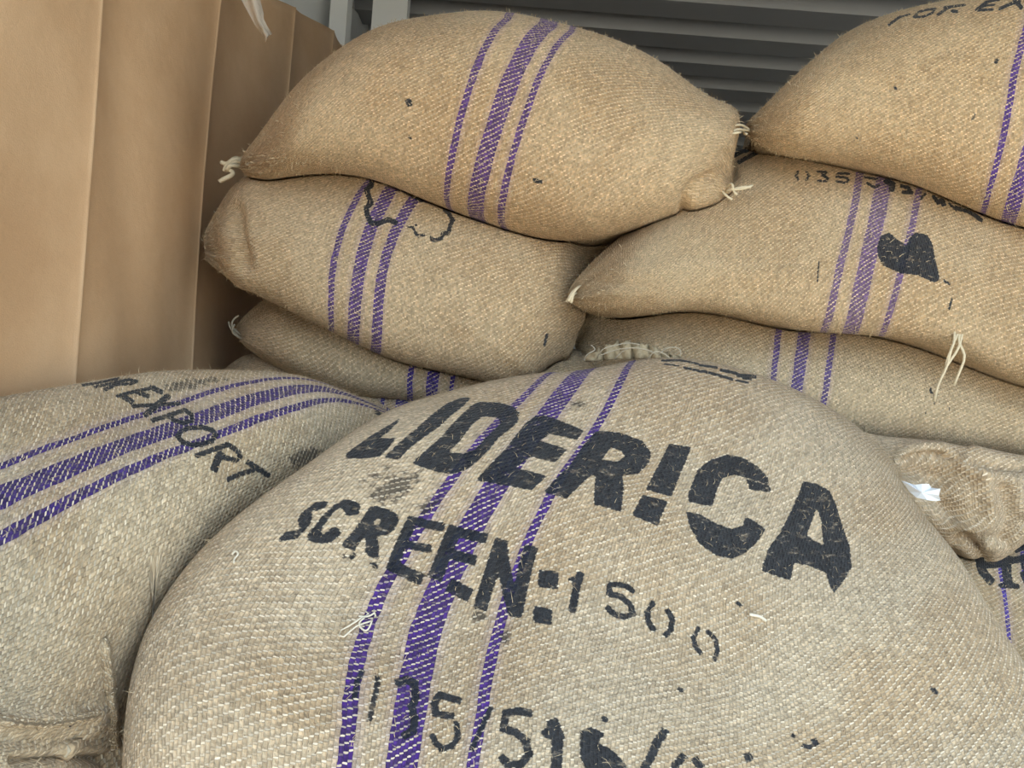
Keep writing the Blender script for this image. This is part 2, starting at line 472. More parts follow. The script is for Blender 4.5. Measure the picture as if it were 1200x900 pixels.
def fuzz(cloth, count, parent, seed, base, others, lmin=0.005, lmax=0.016, wid=0.00032):
    r = np.random.default_rng(seed)
    idx = np.argwhere(cloth.vis); idx = idx[r.integers(0, len(idx), count)]
    N = cloth.normals()[idx[:, 0], idx[:, 1]]; p = cloth.pts[idx[:, 0], idx[:, 1]]
    keep = np.array([all(t.find_nearest(Vector(q), 0.016)[0] is None for t in others) for q in p])   # none where the cloth is pressed against a neighbour
    p = p[keep] - base; N = N[keep]; count = len(p)
    d = r.normal(size=(count, 3)); d -= (d*N).sum(1)[:, None]*N; d /= np.linalg.norm(d, axis=1)[:, None]
    L = r.uniform(lmin, lmax, count)[:, None] * r.uniform(0.4, 1, count)[:, None]
    up = r.uniform(0.1, 0.9, count)[:, None]
    p1 = p + (d*0.6 + N*up*0.7)*L*0.55; p2 = p1 + (d*0.9 + N*(up - 0.5)*0.7 + r.normal(size=(count, 3))*0.35)*L*0.5
    s = np.cross(d, N); s /= np.linalg.norm(s, axis=1)[:, None] + 1e-9; s *= wid
    V = np.concatenate([p - s - N*0.001, p + s - N*0.001, p1 + s, p1 - s, p2], 1).reshape(-1, 3)
    F = []
    for i in range(count):
        o = 5*i; F += [(o, o+1, o+2, o+3), (o+3, o+2, o+4)]
    me = mesh_from('jute_fibres', V, F, smooth=False)
    o = new_obj('jute_fibres', me, parent, M_FIB); o['kind'] = 'stuff'
    return o

PENDING = []
def finish_sack(cloth, name, label, mat, group=None, nfuzz=2500, seed=1):
    base = cloth.pts.reshape(-1, 3); b = np.array([base[:, 0].mean(), base[:, 1].mean(), base[:, 2].min()])
    root = thing(name, label, 'sack', group, tuple(b))
    root['base'] = [float(x) for x in b]
    PENDING.append((cloth, root, mat, nfuzz, seed, b))
    return root

def bvh_of(cloth):
    n, mm = cloth.pts.shape[:2]
    i, j = np.meshgrid(np.arange(n - 1), np.arange(mm - 1), indexing='ij')
    a = (i * mm + j).ravel(); q = np.stack([a, a + mm, a + mm + 1, a + 1], -1)
    return BVHTree.FromPolygons(cloth.pts.reshape(-1, 3).tolist(), q.tolist())

def press(L, U, d, clear=0.0025):
    """cloth L yields where it would run into cloth U: its points move along d until clear of U"""
    d = Vector(d).normalized(); dn = np.array(d)
    tree = bvh_of(U); c = U.pts.reshape(-1, 3)
    lo, hi = c.min(0) - 0.01, c.max(0) + 0.01
    P_ = L.pts.reshape(-1, 3); sel = np.nonzero(((P_ > lo) & (P_ < hi)).all(1))[0]
    # orientation of U's faces
    cen = Vector(c.mean(0)); h = tree.ray_cast(cen, d); sgn = 1.0 if h[0] is None or h[1].dot(d) > 0 else -1.0
    out = P_.copy(); moved = 0
    for k in sel:
        v = Vector(P_[k]); h = tree.ray_cast(v - d*clear, d)
        if h[0] is not None and h[1].dot(d)*sgn > 0 and h[3] < 0.25:
            out[k] = np.array(h[0]) + dn*clear; moved += 1
    if moved:
        L.pts = out.reshape(L.pts.shape); L.reproject()

def build_all(extra):
    trees = [bvh_of(c) for c, *_ in PENDING]
    for k, (cloth, root, mat, nf, seed, b) in enumerate(PENDING):
        me = grid_mesh('sack_cloth', cloth.pts - b, cloth.uv, {'ink': cloth.ink, 'smudge': cloth.smudge})
        new_obj('sack_cloth', me, root, mat)
        if nf:
            others = [t for i, t in enumerate(trees) if i != k] + [t for t, o in extra if o is not root]
            fuzz(cloth, nf, root, seed, b, others, wid=0.00018 if seed >= 19 else 0.00032)

def part_tube(root, name, pp, rad, mat, n=24, sides=7, label=None):
    b = np.array(root['base'][:])
    o = new_obj(name, tube_mesh(name, px_path(pp, n) - b, rad, sides), root, mat)
    if label: o['label'] = label
    return o

def tie(root, name, strands, rad, mat, label=None):
    """one tie: several strands of twine joined as one tied piece"""
    b = np.array(root['base'][:]); V = []; F = []
    for pp in strands:
        me = tube_mesh('t', px_path(pp, 14) - b, rad, 6)
        o = len(V); V += [tuple(v.co) for v in me.vertices]; F += [tuple(o + i for i in p.vertices) for p in me.polygons]
        bpy.data.meshes.remove(me)
    ob = new_obj(name, mesh_from(name, V, F), root, mat)
    if label: ob['label'] = label
    return ob

# ------------------------------------------------------------------ setting: container
WX0, WX1 = -0.52, 1.86       # side walls
Y0, Y1 = 0.12, 5.9           # door opening, far end
ROOF = CAMZ + 1.05
def structure(name, me, mat):
    o = new_obj(name, me, None, mat); o['kind'] = 'structure'; return o

M_WALL = plain('container_paint', srgb(232, 233, 232), 0.5, 0.4, 14, 0.04)
M_ROOF = plain('roof_paint', srgb(150, 151, 154), 0.5, 0.4, 9, 0.06)

def corrugated(name, along, n0, n1, period, depth, face, phase=0.0, flat=0.5):
    """trapezoid corrugation profile from n0 to n1; face(s, d) -> two end points"""
    s = []; x = n0 + phase - period
    while x < n1 + period:
        for f, d in ((0, 0), (flat - 0.12, 0), (flat, depth), (0.88, depth)):
            s.append((x + f*period, d))
        x += period
    s = [(min(max(a, n0), n1), d) for a, d in s if n0 - period*0.3 <= a <= n1 + period*0.3]
    V = []; F = []
    for a, d in s:
        p, q = face(a, d); V += [p, q]
    for i in range(len(s) - 1):
        F.append((2*i, 2*i+1, 2*i+3, 2*i+2))
    return mesh_from(name, V, F, smooth=False)

structure('ceiling', corrugated('ceiling', 'y', Y0, Y1, 0.175, 0.05, lambda a, d: ((WX0 - 0.1, a, ROOF + d - 0.028), (WX1 + 0.06, a, ROOF + d - 0.028)), 0.06, 0.62), M_ROOF)
def wall_left():
    prof = []; y = Y0 - 0.03
    while y < Y1 + 0.9:                       # wide corrugation: sloping face, flat rib, steep return
        for dy, d in ((0.0, 0.085), (0.36, 0.0), (0.58, 0.0), (0.66, 0.085)): prof.append((min(max(y + dy, Y0), Y1), d))
        y += 0.84
    V = []; F = []
    for y, d in prof: V += [(WX0 - d, y, 0), (WX0 - d, y, ROOF + 0.02)]
    for i in range(len(prof) - 1): F.append((2*i, 2*i+1, 2*i+3, 2*i+2))
    return mesh_from('wall_left', V, F, False)
structure('wall_left', wall_left(), M_WALL)
structure('wall_right', corrugated('wall_right', 'y', Y0, Y1, 0.27, 0.036, lambda a, d: ((WX1 + d, a, 0), (WX1 + d, a, ROOF + 0.02)), 0.05, 0.5), M_WALL)
structure('wall_back', corrugated('wall_back', 'x', WX0, WX1, 0.25, 0.045, lambda a, d: ((a, Y1 + d, 0), (a, Y1 + d, ROOF + 0.02)), 0.05, 0.5), M_WALL)
def box_mesh(name, x0, x1, y0, y1, z0, z1):
    V = [(x, y, z) for x in (x0, x1) for y in (y0, y1) for z in (z0, z1)]
    F = [(0, 1, 3, 2), (4, 6, 7, 5), (0, 4, 5, 1), (2, 3, 7, 6), (0, 2, 6, 4), (1, 5, 7, 3)]
    return mesh_from(name, V, F, False)
M_FLOOR = plain('floor_plywood', srgb(88, 66, 46), 0.7, 0.3, 12, 0.2)
structure('floor', box_mesh('floor', WX0 - 0.04, WX1 + 0.04, Y0, Y1 + 0.05, -0.03, 0.0), M_FLOOR)
structure('trim_1', box_mesh('trim_1', WX0 - 0.1, WX0 - 0.005, Y0, Y1, ROOF - 0.03, ROOF + 0.02), M_WALL)
structure('trim_4', box_mesh('trim_4', -0.435, -0.345, 1.93, 1.97, 0.0, ROOF - 0.03), M_WALL)
structure('trim_5', box_mesh('trim_5', -0.53, -0.487, 1.88, 1.93, 0.0, ROOF - 0.03), M_WALL)
structure('trim_2', box_mesh('trim_2', WX1 - 0.02, WX1 + 0.04, Y0, Y1, ROOF - 0.065, ROOF + 0.02), M_WALL)
structure('trim_3', box_mesh('trim_3', WX0 - 0.04, WX1 + 0.04, Y0 - 0.06, Y0, ROOF - 0.09, ROOF + 0.04), M_WALL)
M_YARD = plain('yard_concrete', srgb(214, 196, 170), 0.9, 0.2, 2, 0.1)
structure('ground', mesh_from('ground', [(-150, -150, -1.1), (150, -150, -1.1), (150, 150, -1.1), (-150, 150, -1.1)], [(0, 1, 2, 3)], False), M_YARD)

# kraft paper lining on the left wall
PX = -0.475
def kraft():
    k = NB('kraft_paper')
    o = k.n.new('ShaderNodeTexCoord').outputs['Object']
    a = k.noise(o, 600, 2); b = k.noise(o, 5, 4, 0.6)
    base = k.mix(k.step(b, 0.3, 0.7), srgb(208, 172, 134), srgb(194, 156, 118))
    c = k.scale(base, k.m('MULTIPLY_ADD', a, 0.16, 0.92))
    fold = k.attr('fold')
    c = k.mix(k.m('MULTIPLY', fold, 0.5), c, srgb(236, 206, 168))
    k.link(c, k.b.inputs['Base Color'])
    k.b.inputs['Roughness'].default_value = 0.6; k.b.inputs['Specular IOR Level'].default_value = 0.3
    k.bump(k.m('MULTIPLY_ADD', a, 0.1, k.noise(o, 9, 4, 0.6)), 0.006, 0.5)
    return k.mat
M_KRAFT = kraft()
fold_y = [0.497, 0.806, 1.115, 1.424, 1.733, 2.042]   # folds 0.31 m apart
def build_paper():
    ys = np.unique(np.r_[np.linspace(0.16, 2.6, 260), np.array(fold_y), np.array(fold_y) - 0.002, np.array(fold_y) + 0.002, np.array(fold_y) - 0.004, np.array(fold_y) + 0.004])
    n, mz = len(ys), 70
    top = np.interp(ys, [0.1, 0.7, 1.0, 1.335, 1.55, 1.77, 2.1, 2.7], [0.80, 0.74, 0.68, 0.655, 0.73, 0.80, 0.83, 0.84]) + CAMZ
    zz = np.linspace(0, 1, mz)
    Z = CAMZ - 0.75 + (top[:, None] - CAMZ + 0.75) * zz[None, :]
    Yg = np.broadcast_to(ys[:, None], Z.shape)
    X = np.full(Z.shape, PX)
    fold = np.zeros(Z.shape)
    f = np.array([0.2] + fold_y + [2.7])
    k = np.searchsorted(f, ys) ; k = np.clip(k, 1, len(f)-1)
    t = (ys - f[k-1]) / (f[k] - f[k-1])
    bow = np.where(k % 2 == 0, 1, 0.35) * np.sin(np.pi*t)
    hrel = (Z - CAMZ)
    X = X - 0.014*bow[:, None]*(0.7 + 0.5*np.sin(2.5*hrel + 1.0)) + 0.006*np.sin(9*Yg + 3*hrel) + 0.005*np.sin(21*Yg - 4*hrel + 1)
    X += 0.010*np.exp(-((Yg - 0.62 - 0.10*hrel)/0.06)**2)*np.clip(hrel + 0.3, 0, 1) - 0.008*np.exp(-((Yg - 0.93 + 0.2*hrel)/0.05)**2)
    for fy in fold_y:
        d = np.abs(Yg - fy)
        fold = np.maximum(fold, np.exp(-(d/0.0022)**2) * (0.6 + 0.4*np.sin(Z*40 + fy*9)))
        X += 0.0035*np.exp(-d/0.006)
    pts = np.stack([X, Yg, Z], -1)
    root = thing('paper_lining', 'brown kraft paper lining with vertical fold lines hung over the left container wall', 'paper', None, (PX, 1.2, CAMZ - 0.75))
    b = np.array([PX, 1.2, CAMZ - 0.75])
    me = grid_mesh('paper_sheet', pts - b, np.stack([Yg, Z], -1), {'fold': fold})
    new_obj('paper_sheet', me, root, M_KRAFT)
    md = root.children[0].modifiers.new('thickness', 'SOLIDIFY'); md.thickness = 0.001
    return root
build_paper()

# torn strip of clear tape hanging from the paper's upper edge
def build_tape():
    k = NB('clear_tape'); k.b.inputs['Base Color'].default_value = srgb(226, 214, 198) + (1,)
    k.b.inputs['Roughness'].default_value = 0.25; k.b.inputs['Alpha'].default_value = 0.72
    o = k.n.new('ShaderNodeTexCoord').outputs['Object']; k.bump(k.noise(o, 60, 3), 0.004, 0.8)
    L = [(268, -40), (283, 0), (291, 15), (299, 30), (303, 35), (309, 43), (311, 50)]
    Rr = [(300, -40), (305, 0), (309, 16), (309, 22), (313, 30), (319, 40), (314, 42)]
    rows = []
    for i, (l, r) in enumerate(zip(L, Rr)):
        zt = 1.12 - 0.004*i + 0.004*math.sin(i*2.1)
        rows.append([P(l[0] + (r[0]-l[0])*t, l[1] + (r[1]-l[1])*t, zt + 0.012*math.sin(t*7 + i*0.4)) for t in np.linspace(0, 1, 7)])
    X = np.array(rows); V = X.reshape(-1, 3); b = V.mean(0); F = []
    for i in range(len(L)-1):
        for j in range(6): F.append((i*7+j, i*7+j+1, i*7+j+8, i*7+j+7))
    o = new_obj('tape_strip', mesh_from('tape_strip', V - b, F), None, k.mat); o.location = b
    o['label'] = 'torn strip of clear packing tape hanging down over the kraft paper'; o['category'] = 'tape'
build_tape()

# ------------------------------------------------------------------ sacks at the back, left stack
BACK = 'jute sacks stacked at the back'
def stripe_bands(c, l, cen, r, hl, hc, hr):
    if l is not None and r is not None: c.spread(l, r)
    out = [(0.0, hc)]
    if l is not None: out.append((c.band(l), hl))
    if r is not None: out.append((c.band(r), hr))
    return out

# A: top of the left stack
cA = loop_sack([(284, 190, 286, 200), (308, 155, 305, 207), (345, 105, 335, 206), (410, 47, 385, 201), (490, 19, 440, 209),
                (560, 12, 500, 232), (640, 24, 560, 255), (715, 48, 635, 279), (790, 88, 715, 275), (845, 120, 775, 254),
                (867, 143, 818, 243), (856, 186, 840, 236), (854, 212, 855, 225)], 230, 190, z=1.06, af=0.16, ab=0.5, seed=3)
cA.creases([([(800, 246), (806, 225), (824, 210), (836, 205)], 5, -0.008), ([(815, 235), (835, 228), (850, 222)], 9, 0.006),
            ([(838, 214), (846, 196), (852, 180)], 6, -0.005)])
cA.straighten([(632, 38), (612, 70), (594, 110), (575, 155), (566, 200), (557, 252)])
bA = stripe_bands(cA, [(563, 70), (548, 110), (537, 150), (528, 200), (524, 235)], None, [(634, 85), (621, 120), (608, 155), (598, 190), (588, 240)], 0.0045, 0.0125, 0.0045)
cA.strokes([([(478, 118), (480, 122)], 7), ([(626, 211), (634, 213)], 5), ([(479, 160), (482, 162)], 3)])
sA = finish_sack(cA, 'jute_sack', 'unlettered jute sack with purple stripes on top of the stack beside the kraft paper', make_jute('jute_top_sack', srgb(204, 174, 135), bA, srgb(72, 34, 118), seed=1.0, fade=0.05), BACK, 8000, 11)
tie(sA, 'corner_tie', [[(287, 191, 1.11), (282, 187, 1.10), (272, 188, 1.09), (265, 195, 1.09), (263, 201, 1.09)],
                       [(285, 193, 1.11), (276, 190, 1.09), (268, 198, 1.085), (273, 202, 1.085), (262, 210, 1.08), (257, 213, 1.08)],
                       [(286, 190, 1.11), (274, 186, 1.095), (266, 192, 1.09), (259, 190, 1.09)],
                       [(284, 196, 1.11), (275, 194, 1.085), (270, 194, 1.08), (266, 200, 1.085)]], 0.0034, M_TWINE, 'pale knotted twine at the sack corner')
tie(sA, 'corner_tie', [[(846, 226, 1.02), (853, 218, 1.0), (858, 216, 0.99), (861, 226, 0.99), (864, 228, 0.99)],
                       [(850, 228, 1.02), (858, 222, 0.99), (872, 221, 0.985), (882, 217, 0.985)],
                       [(850, 222, 1.02), (862, 221, 0.99), (874, 219, 0.985), (880, 220, 0.985)],
                       [(848, 220, 1.02), (852, 230, 0.99), (858, 234, 0.99)]], 0.0016, M_TWINE, 'loose pale twine at the sack corner')

# B: second in the left stack
cB = loop_sack([(239, 278, 240, 304), (256, 240, 262, 326), (288, 205, 300, 349), (360, 188, 345, 371), (450, 172, 413, 399), (530, 180, 480, 426),
                (610, 205, 560, 447), (680, 235, 628, 440, .02), (714, 260, 660, 424, .04), (722, 285, 672, 405, .05), (708, 325, 684, 372, .06)],
               280, 250, z=1.09, af=0.13, ab=0.5, seed=5, pw=0.85, tilt=0.10)
cB.creases([([(277, 245), (279, 270), (284, 292), (288, 310)], 8, -0.010), ([(262, 265), (268, 300), (285, 330)], 10, 0.005),
            ([(540, 380), (590, 412), (615, 432)], 8, 0.004)])
cB.straighten([(456, 225), (438, 262), (427, 290), (421, 320), (417, 350), (414, 380)])
bB = stripe_bands(cB, [(423, 225), (405, 260), (395, 290), (389, 330), (388, 365)], None, [(478, 245), (461, 275), (451, 310), (444, 350), (442, 385)], 0.0042, 0.0112, 0.0072)
CB = lambda pts: crop(380, 180, 6.667, pts)
cB.strokes([(CB([(430, 165), (375, 190), (365, 250), (330, 280), (350, 340), (365, 390), (330, 420), (335, 480), (365, 545), (420, 545), (500, 515), (560, 540)]), 6),
            (CB([(645, 575), (690, 575), (720, 555)]), 2.8), (CB([(700, 605), (735, 645), (790, 630)]), 3.4),
            (CB([(830, 660), (860, 680), (915, 660), (930, 620), (970, 620), (985, 560), (1005, 520), (975, 470), (940, 445), (960, 400)]), 4.6),
            ([(667, 272), (658, 300)], 0.1), ([(641, 392), (638, 405)], 3)])
cB.polys([CB([(600, 230), (700, 270), (760, 310), (820, 370), (760, 382), (690, 350), (650, 320)])])
sB = finish_sack(cB, 'jute_sack', 'jute sack with black outline drawing half covered by the sack above it', make_jute('jute_map_sack', srgb(202, 176, 140), bB, srgb(62, 28, 120), seed=2.0, fade=0.05), BACK, 6000, 12)

# C: third in the left stack, grey in the shade
cC = loop_sack([(279, 384, 282, 396), (300, 360, 300, 414), (332, 345, 350, 441), (400, 352, 415, 463), (505, 378, 505, 480), (600, 398, 600, 492),
                (680, 412, 680, 490), (715, 430, 715, 475), (730, 445, 730, 458)], 170, 150, z=1.17, af=0.13, ab=0.42, seed=8, tilt=0.08)
cC.straighten([(510, 428), (507, 445), (506, 472)])
bC = [(0, 0.0105), (cC.band([(482, 420), (481, 445), (483, 465)]), 0.0038), (cC.band([(532, 437), (530, 455)]), 0.0038)]
sC = finish_sack(cC, 'jute_sack', 'jute sack with frayed corner twine squeezed under the sack with the black outline drawing', make_jute('jute_third_sack', srgb(200, 177, 143), bC, srgb(60, 44, 140), seed=3.0), BACK, 2500, 13)
tie(sC, 'corner_tie', [[(283, 393, 1.15), (277, 388, 1.14), (272, 382, 1.135), (275, 373, 1.135), (280, 370, 1.135)],
                       [(282, 396, 1.15), (275, 390, 1.14), (270, 384, 1.135), (268, 377, 1.135)],
                       [(284, 398, 1.15), (278, 394, 1.14), (273, 390, 1.135), (275, 380, 1.13)]], 0.0016, M_TWINE_GREY, 'frayed grey twine at the sack corner')

# D: fourth in the left stack, only a sliver shows
cD = loop_sack([(262, 445, 264, 460), (290, 420, 290, 500), (350, 432, 350, 545), (440, 448, 440, 570), (520, 462, 520, 585), (620, 485, 620, 590),
                (690, 500, 690, 575), (715, 530, 715, 545)], 110, 100, z=1.22, af=0.16, ab=0.42, seed=9)
cD.straighten([(471, 470), (470, 490)])
bD = [(0, 0.0105), (-0.032, 0.0038), (0.032, 0.0038)]
sD = finish_sack(cD, 'jute_sack', 'jute sack of which a sliver shows just above the two front sacks', make_jute('jute_lower_sack', srgb(200, 177, 143), bD, srgb(60, 44, 140), seed=4.0), BACK, 1200, 14)

# ------------------------------------------------------------------ right stack
cE = loop_sack([(872, 148, 875, 156), (905, 118, 900, 173), (955, 70, 940, 185), (1020, 28, 995, 194), (1110, 2, 1075, 213), (1200, -14, 1140, 244),
                (1300, -15, 1205, 268), (1380, 10, 1300, 284), (1460, 60, 1380, 274), (1500, 120, 1450, 240), (1510, 165, 1500, 190)],
               280, 250, z=1.05, af=0.16, ab=0.5, seed=15)
cE.straighten([(1222, 120), (1205, 185), (1190, 230), (1176, 262)])
bE = [(0, 0.0125), (cE.band([(1196, 120), (1172, 180), (1158, 215), (1145, 243)]), 0.0052)]
bE.append((-bE[1][0], 0.0052))
CE = lambda pts: crop(980, 0, 5.4545, pts)
cE.strokes([(CE([(335, 160), (410, 105)]), 3), (CE([(400, 112), (470, 90)]), 2), (CE([(495, 110), (530, 75), (590, 60), (632, 55), (610, 85), (550, 108), (495, 110)]), 2.8),
            (CE([(650, 95), (720, 45)]), 3.4), (CE([(690, 48), (820, 32)]), 3), (CE([(740, 70), (770, 75)]), 4), (CE([(895, 66), (960, 15)]), 3.6),
            (CE([(955, 12), (1040, -2)]), 3), (CE([(905, 66), (1000, 60)]), 3.2), (CE([(930, 40), (1010, 30)]), 2.6), (CE([(1045, 58), (1170, 5)]), 4), (CE([(1140, 5), (1182, 50)]), 5),
            ([(1167, 73), (1169, 70)], 4), ([(1139, 142), (1142, 134)], 2.5), ([(1050, 105), (1048, 101)], 3), ([(1005, 162), (1003, 161)], 2)])
sE = finish_sack(cE, 'jute_sack', 'jute sack printed FOR EX on top of the stack away from the kraft paper', make_jute('jute_for_ex_sack', srgb(205, 174, 133), bE, srgb(74, 38, 130), seed=5.0), BACK, 8000, 15)
tie(sE, 'corner_tie', [[(878, 152, 1.0), (870, 147, .985), (861, 147, .972), (855, 150, .968), (852, 154, .968)],
                       [(878, 153, 1.0), (869, 152, .98), (861, 153, .97), (855, 157, .966), (861, 156, .964), (868, 155, .97)],
                       [(874, 148, 1.0), (872, 152, 1.0), (875, 157, .985)]], 0.0017, M_TWINE, 'looped pale twine at the sack corner')

cF = loop_sack([(668, 346, 671, 351, -.07), (698, 306, 700, 360, -.06), (742, 262, 752, 364, -.04), (810, 210, 820, 363, -.01), (880, 170, 885, 374), (960, 145, 940, 382), (1050, 140, 1000, 386),
                (1150, 162, 1100, 404), (1240, 205, 1190, 440), (1330, 290, 1280, 465), (1370, 350, 1340, 450), (1385, 395, 1385, 410)],
               330, 300, z=1.09, af=0.14, ab=0.5, seed=17, tilt=0.11)
cF.creases([([(735, 322), (800, 315), (860, 318), (930, 322)], 12, 0.003), ([(700, 330), (760, 336)], 7, -0.003)])
cF.straighten([(1034, 218), (1027, 255), (1018, 300), (1008, 345), (1000, 382)])
bF = stripe_bands(cF, [(1006, 215), (996, 260), (987, 305), (976, 350), (969, 378)], None, [(1073, 238), (1068, 262), (1052, 330), (1040, 372)], 0.0052, 0.0125, 0.0048)
CF = lambda pts: crop(900, 180, 4, pts)
CF2 = lambda pts: crop(920, 180, 5, pts)
cF.strokes([(CF2(p_), w_/5*1.15) for p_, w_ in (
    ([(76, 104), (64, 130), (80, 157)], 12), ([(124, 104), (142, 130), (122, 157)], 12), ([(188, 106), (242, 108), (218, 128), (252, 144), (240, 162), (194, 160)], 12),
    ([(376, 118), (310, 115), (300, 135), (362, 142), (376, 158), (350, 172), (298, 162)], 12), ([(465, 138), (540, 150)], 12), ([(480, 172), (520, 197), (552, 185)], 13),
    ([(592, 160), (630, 180), (624, 212)], 30), ([(680, 190), (720, 197), (742, 230), (690, 226)], 18), ([(822, 235), (795, 266)], 14), ([(868, 248), (900, 292)], 18),
    ([(918, 268), (930, 300)], 25), ([(960, 290), (1000, 330)], 12), ([(1000, 318), (1080, 340), (1150, 390)], 22))]
  + [(CF([(825, 595), (850, 612)]), 3), ([(856, 184), (890, 166)], 7), ([(866, 190), (902, 172)], 5), ([(1112, 362), (1116, 350)], 2.5), ([(960, 305), (958, 330)], 1.6)])
cF.polys([CF([(510, 440), (530, 385), (570, 370), (600, 400), (650, 430), (665, 395), (690, 370), (745, 380), (770, 420), (785, 500), (805, 590), (780, 605), (700, 570), (620, 560), (540, 525), (515, 480)])])
sF = finish_sack(cF, 'jute_sack', 'jute sack with faded lilac stripes, a black ink blot and 035 stencil', make_jute('jute_blot_sack', srgb(202, 174, 136), bF, srgb(82, 52, 128), seed=6.0, fade=0.16), BACK, 7000, 16)
tie(sF, 'corner_tie', [[(678, 340, 1.0), (672, 341, 0.985), (667, 349, 0.98), (664, 354, 0.98)], [(676, 344, 1.0), (671, 347, 0.98), (669, 355, 0.98)],
                       [(684, 336, 1.0), (676, 338, 0.985), (670, 346, 0.98), (666, 353, 0.975)]], 0.0022, M_TWINE, 'pale twine end at the sack corner')
tie(sF, 'hanging_twine', [[(1131, 371, 1.01), (1126, 388, 0.995), (1124, 402, 0.985), (1130, 415, 0.98), (1126, 432, 0.98), (1118, 452, 0.985)],
                          [(1130, 372, 1.01), (1122, 392, 0.992), (1114, 412, 0.982), (1110, 428, 0.982), (1100, 450, 0.985), (1095, 470, 0.99)],
                          [(1128, 376, 1.01), (1119, 384, 0.995), (1118, 400, 0.985), (1112, 416, 0.982), (1108, 430, 0.985)],
                          [(1132, 374, 1.01), (1127, 394, 0.99), (1122, 410, 0.982), (1112, 425, 0.982), (1104, 440, 0.985), (1097, 458, 0.99)]], 0.0017, M_TWINE, 'loose pale twine strands hanging from the lower edge')

cG = loop_sack([(672, 388, 674, 425), (684, 358, 688, 450), (740, 343, 750, 470), (830, 343, 840, 490), (945, 352, 935, 505), (1050, 362, 1040, 519), (1150, 390, 1150, 529),
                (1250, 425, 1250, 540), (1330, 450, 1330, 545), (1390, 490, 1390, 530), (1410, 505, 1410, 515)], 200, 160, z=1.17, af=0.13, ab=0.42, seed=19, tilt=0.08)
cG.straighten([(943, 385), (940, 410), (937, 435), (933, 455)])
bG = stripe_bands(cG, [(912, 382), (909, 410), (905, 445)], None, [(977, 392), (973, 420), (968, 456)], 0.0045, 0.0105, 0.0042)
cG.strokes([([(1094, 450), (1089, 460)], 3.2), ([(1097, 463), (1096, 474)], 3.6), ([(1115, 468), (1113, 482)], 2.2), ([(1087, 478), (1085, 485)], 2)])
sG = finish_sack(cG, 'jute_sack', 'jute sack with violet stripes squeezed beneath the sack with the ink blot', make_jute('jute_under_sack', srgb(200, 177, 143), bG, srgb(60, 38, 132), seed=7.0, fade=0.1), BACK, 3000, 17)

# J: low sack at the right with a dark stencil
cJ = loop_sack([(1080, 660, 1082, 690), (1110, 625, 1110, 730), (1160, 618, 1160, 775), (1230, 612, 1230, 800), (1330, 612, 1330, 820), (1450, 616, 1450, 815), (1560, 625, 1560, 790),
                (1610, 665, 1610, 755), (1625, 700, 1625, 715)], 190, 150, z=1.10, af=0.12, ab=0.45, seed=21, tilt=0.10)
cJ.straighten([(1176, 690), (1180, 720), (1182, 745)])
CJ = lambda pts: crop(1100, 600, 5.62, pts)
cJ.strokes([([(1148, 655), (1152, 670), (1161, 681)], 10), ([(1156, 662), (1205, 652)], 8), ([(1180, 655), (1182, 684)], 11), ([(1172, 686), (1193, 687)], 5.5), ([(1192, 640), (1220, 630)], 14),
            ([(1200, 672), (1207, 690)], 9), ([(1200, 662), (1218, 664)], 9), ([(1150, 648), (1190, 640)], 6)])
bJ = [(0, 0.0045), (0.045, 0.0105), (0.09, 0.0045)]
sJ = finish_sack(cJ, 'jute_sack', 'jute sack with heavy dark stencil wedged low behind the LIDERICA sack', make_jute('jute_low_sack', srgb(200, 178, 146), bJ, srgb(74, 56, 160), seed=8.0), None, 1500, 18)

# ------------------------------------------------------------------ front left sack (FOR EXPORT)
K = [  # rows: from the wall side to the side under the next sack; columns: near to far along the stripes
  [(-80, 520, .60), (-10, 490, .70), (90, 462, .79), (190, 450, .87), (270, 448, .94), (360, 455, .99), (440, 480, 1.02)],
  [(-90, 505, .56), (0, 466, .665), (95, 446, .745), (190, 436, .815), (275, 436, .89), (360, 443, .945), (445, 473, .99)],
  [(-90, 590, .52), (0, 548, .61), (110, 504, .69), (208, 474, .77), (300, 452, .855), (385, 449, .92), (455, 477, .975)],
  [(-90, 680, .49), (0, 632, .565), (120, 567, .645), (235, 518, .735), (330, 482, .825), (405, 468, .90), (468, 485, .96)],
  [(-90, 780, .465), (0, 745, .525), (130, 675, .61), (250, 605, .735), (345, 548, .828), (425, 508, .90), (490, 500, .965)],
  [(-80, 880, .45), (0, 850, .495), (125, 790, .60), (235, 700, .77), (335, 620, .87), (430, 550, .94), (500, 525, .99)],
  [(-70, 1000, .45), (10, 960, .49), (115, 930, .62), (215, 830, .80), (320, 720, .91), (430, 610, .99), (510, 560, 1.02)],
]
cK = patch_sack([[K[r][c] for r in range(7)] for c in range(7)], 230, 230, 0.20, seed=23, amp=0.003)
